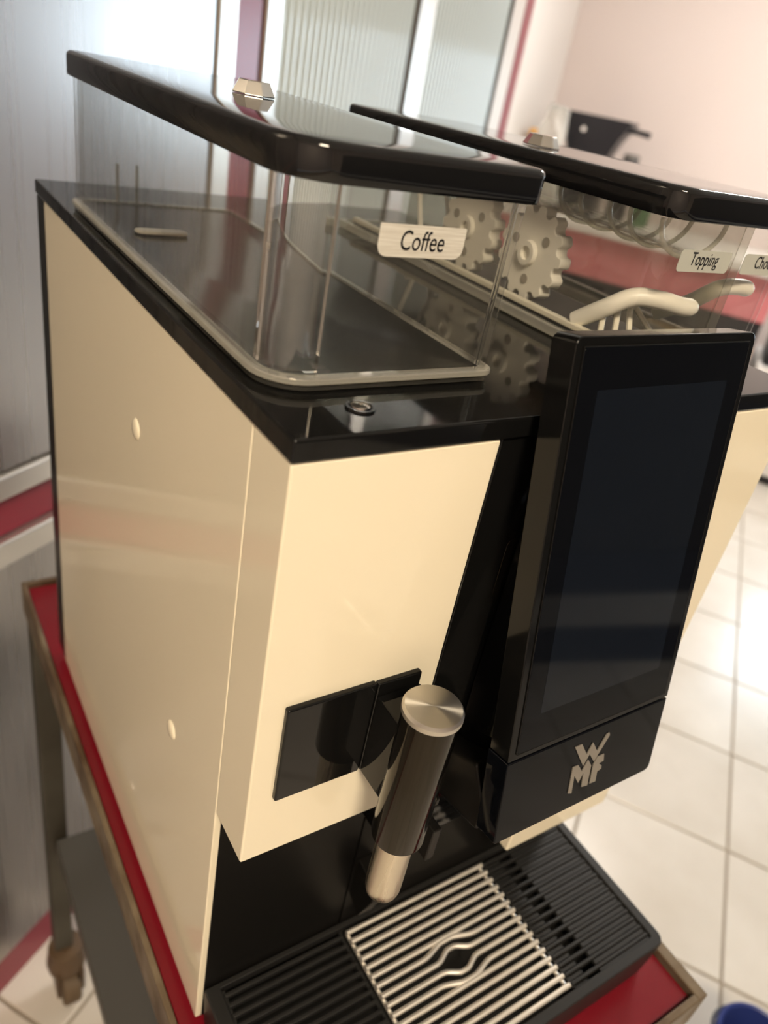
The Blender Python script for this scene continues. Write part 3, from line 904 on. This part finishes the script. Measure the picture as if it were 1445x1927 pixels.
# dosing parts lying inside the powder hopper
def toothed_wheel(c, r, th, label, rot=0.0):
    t = thing('toothed_wheel', label, 'gear', V3((c[0], c[1], c[2]-r)), 'dosing wheels in the powder hopper')
    bm = B()
    pts = []
    N = 13
    for k in range(N):
        for f, rr in ((0.0, 0.84), (0.12, 0.86), (0.22, 0.97), (0.32, 1.0), (0.58, 1.0), (0.68, 0.97), (0.78, 0.86), (0.9, 0.84)):
            a = 2*math.pi*(k+f)/N + rot
            pts.append((c[1]+r*rr*math.cos(a), c[2]+r*rr*math.sin(a)))
    loft(bm, [[(c[0]-th/2, y, z) for y, z in pts], [(c[0]+th/2, y, z) for y, z in pts]])
    build('disc', bm, 'white', t, bevel=0.0007)
    bm = B(); lathe(bm, (c[0]-th/2-0.0001, c[1], c[2]), [(0.0075, 0), (0.0070, -0.003), (0.004, -0.003), (0.0038, -0.0005)], axis='x', n=24); build('hub', bm, 'white', t, smooth=35)
    for k in range(3):
        a = 2*math.pi*k/3 + 0.4
        bm = B()
        loft(bm, [circle_pts((c[0]-th/2-d, c[1]+0.55*r*math.cos(a), c[2]+0.55*r*math.sin(a)), 0.0030, 'x', 14) for d in (0.0001, 0.0004)])
        build('hole', bm, 'holeshade', t)  # nothing is cut: a grey disc paints the shade inside each opening
toothed_wheel((0.2265, 0.1400, 0.0345), 0.0275, 0.009, 'white toothed plastic wheel nearest the touch screen inside the powder hopper')
toothed_wheel((0.2265, 0.2020, 0.0345), 0.0275, 0.009, 'white toothed plastic wheel farther back inside the powder hopper', 0.2)

def arm_thing(name, label, ctrl, r, mat_='white'):
    path = smooth_path(ctrl, 8)
    n = len(path)
    rad = [r*min(1.0, 0.35+2.2*((n-1-i)/(n-1))**0.5) if i > n*0.8 else r for i in range(n)]
    rad[-1] = r*0.25
    bm = B(); tube(bm, path, rad, 14)
    o = build(name, bm, mat_, None, smooth=50, origin=V3(ctrl[0]))
    return tag(o, label, 'stirrer', 'stirrers in the powder hopper')
arm_thing('plastic_stirrer', 'curved white plastic stirrer under the topping label', [(0.2170, 0.0850, 0.0115), (0.2215, 0.0700, 0.0240), (0.2300, 0.0610, 0.0325), (0.2420, 0.0530, 0.0335), (0.2560, 0.0490, 0.0315), (0.2680, 0.0480, 0.0310)], 0.0050)
arm_thing('plastic_stirrer', 'curved white plastic stirrer under the choc label', [(0.2790, 0.0800, 0.0180), (0.2810, 0.0620, 0.0300), (0.2880, 0.0520, 0.0410), (0.3000, 0.0480, 0.0435), (0.3110, 0.0465, 0.0420)], 0.0046)
# wire agitator
ag = thing('agitator', 'white wire agitator standing in the back of the powder hopper', 'agitator', V3((0.24, 0.25, 0.0065)))
bm = B(); tube(bm, [(0.215, 0.25, 0.012), (0.268, 0.25, 0.012)], 0.0022, 10); build('axle', bm, 'white', ag, smooth=40)
for x, dy in ((0.222, 0.02), (0.236, -0.025), (0.250, 0.03), (0.262, -0.01)):
    bm = B(); tube(bm, smooth_path([(x, 0.25, 0.012), (x, 0.25+dy*0.6, 0.045), (x+0.003, 0.25+dy, 0.068)], 5), 0.0018, 8); build('wire', bm, 'white', ag, smooth=40)
# ribs / struts on the hopper floor
st = thing('plastic_rack', 'pale plastic rack with slanted struts on the floor of the powder hopper', 'rack', V3((0.24, 0.10, 0.0062)))
bm = B(); box(bm, 0.2130, 0.2690, 0.060, 0.330, 0.0063, 0.0074); build('base_plate', bm, 'satin', st)
for a, b in (((0.226, 0.062, 0.009), (0.236, 0.074, 0.026)), ((0.236, 0.060, 0.009), (0.243, 0.072, 0.026)), ((0.262, 0.064, 0.009), (0.246, 0.070, 0.024)), ((0.2185, 0.066, 0.009), (0.2300, 0.078, 0.024))):
    bm = B(); tube(bm, [a, b], 0.0017, 8); build('strut', bm, 'offwhite', st, smooth=40)
bm = B(); box(bm, 0.2118, 0.2165, 0.045, 0.330, 0.0075, 0.0110); build('side_strip', bm, 'offwhite', st, bevel=0.0008)
# clear ribbed insert under the lid
ins = thing('clear_insert', 'clear ribbed plastic insert hanging under the powder hopper lid', 'insert', V3((0.238, 0.085, 0.0575)))
bm = B()
sec = []
for k in range(13):
    a = math.pi + math.pi*k/12
    sec.append((0.240+0.0255*math.cos(a), 0.0760+0.0170*math.sin(a)))
inn = [(0.240+(x-0.240)*0.93, 0.0760+(z-0.0760)*0.90) for x, z in sec][::-1]
prof = sec + inn
prism_y(bm, prof, 0.046, 0.150)
build('trough', bm, 'clear', ins, smooth=50)
for y in (0.047, 0.068, 0.082, 0.104, 0.120, 0.149):
    bm = B(); tube(bm, [(0.240+0.0262*math.cos(a), y, 0.0758+0.0176*math.sin(a)) for a in [math.pi + math.pi*k/16 for k in range(17)]], 0.0013, 8); build('rib', bm, 'clearrim', ins, smooth=50)
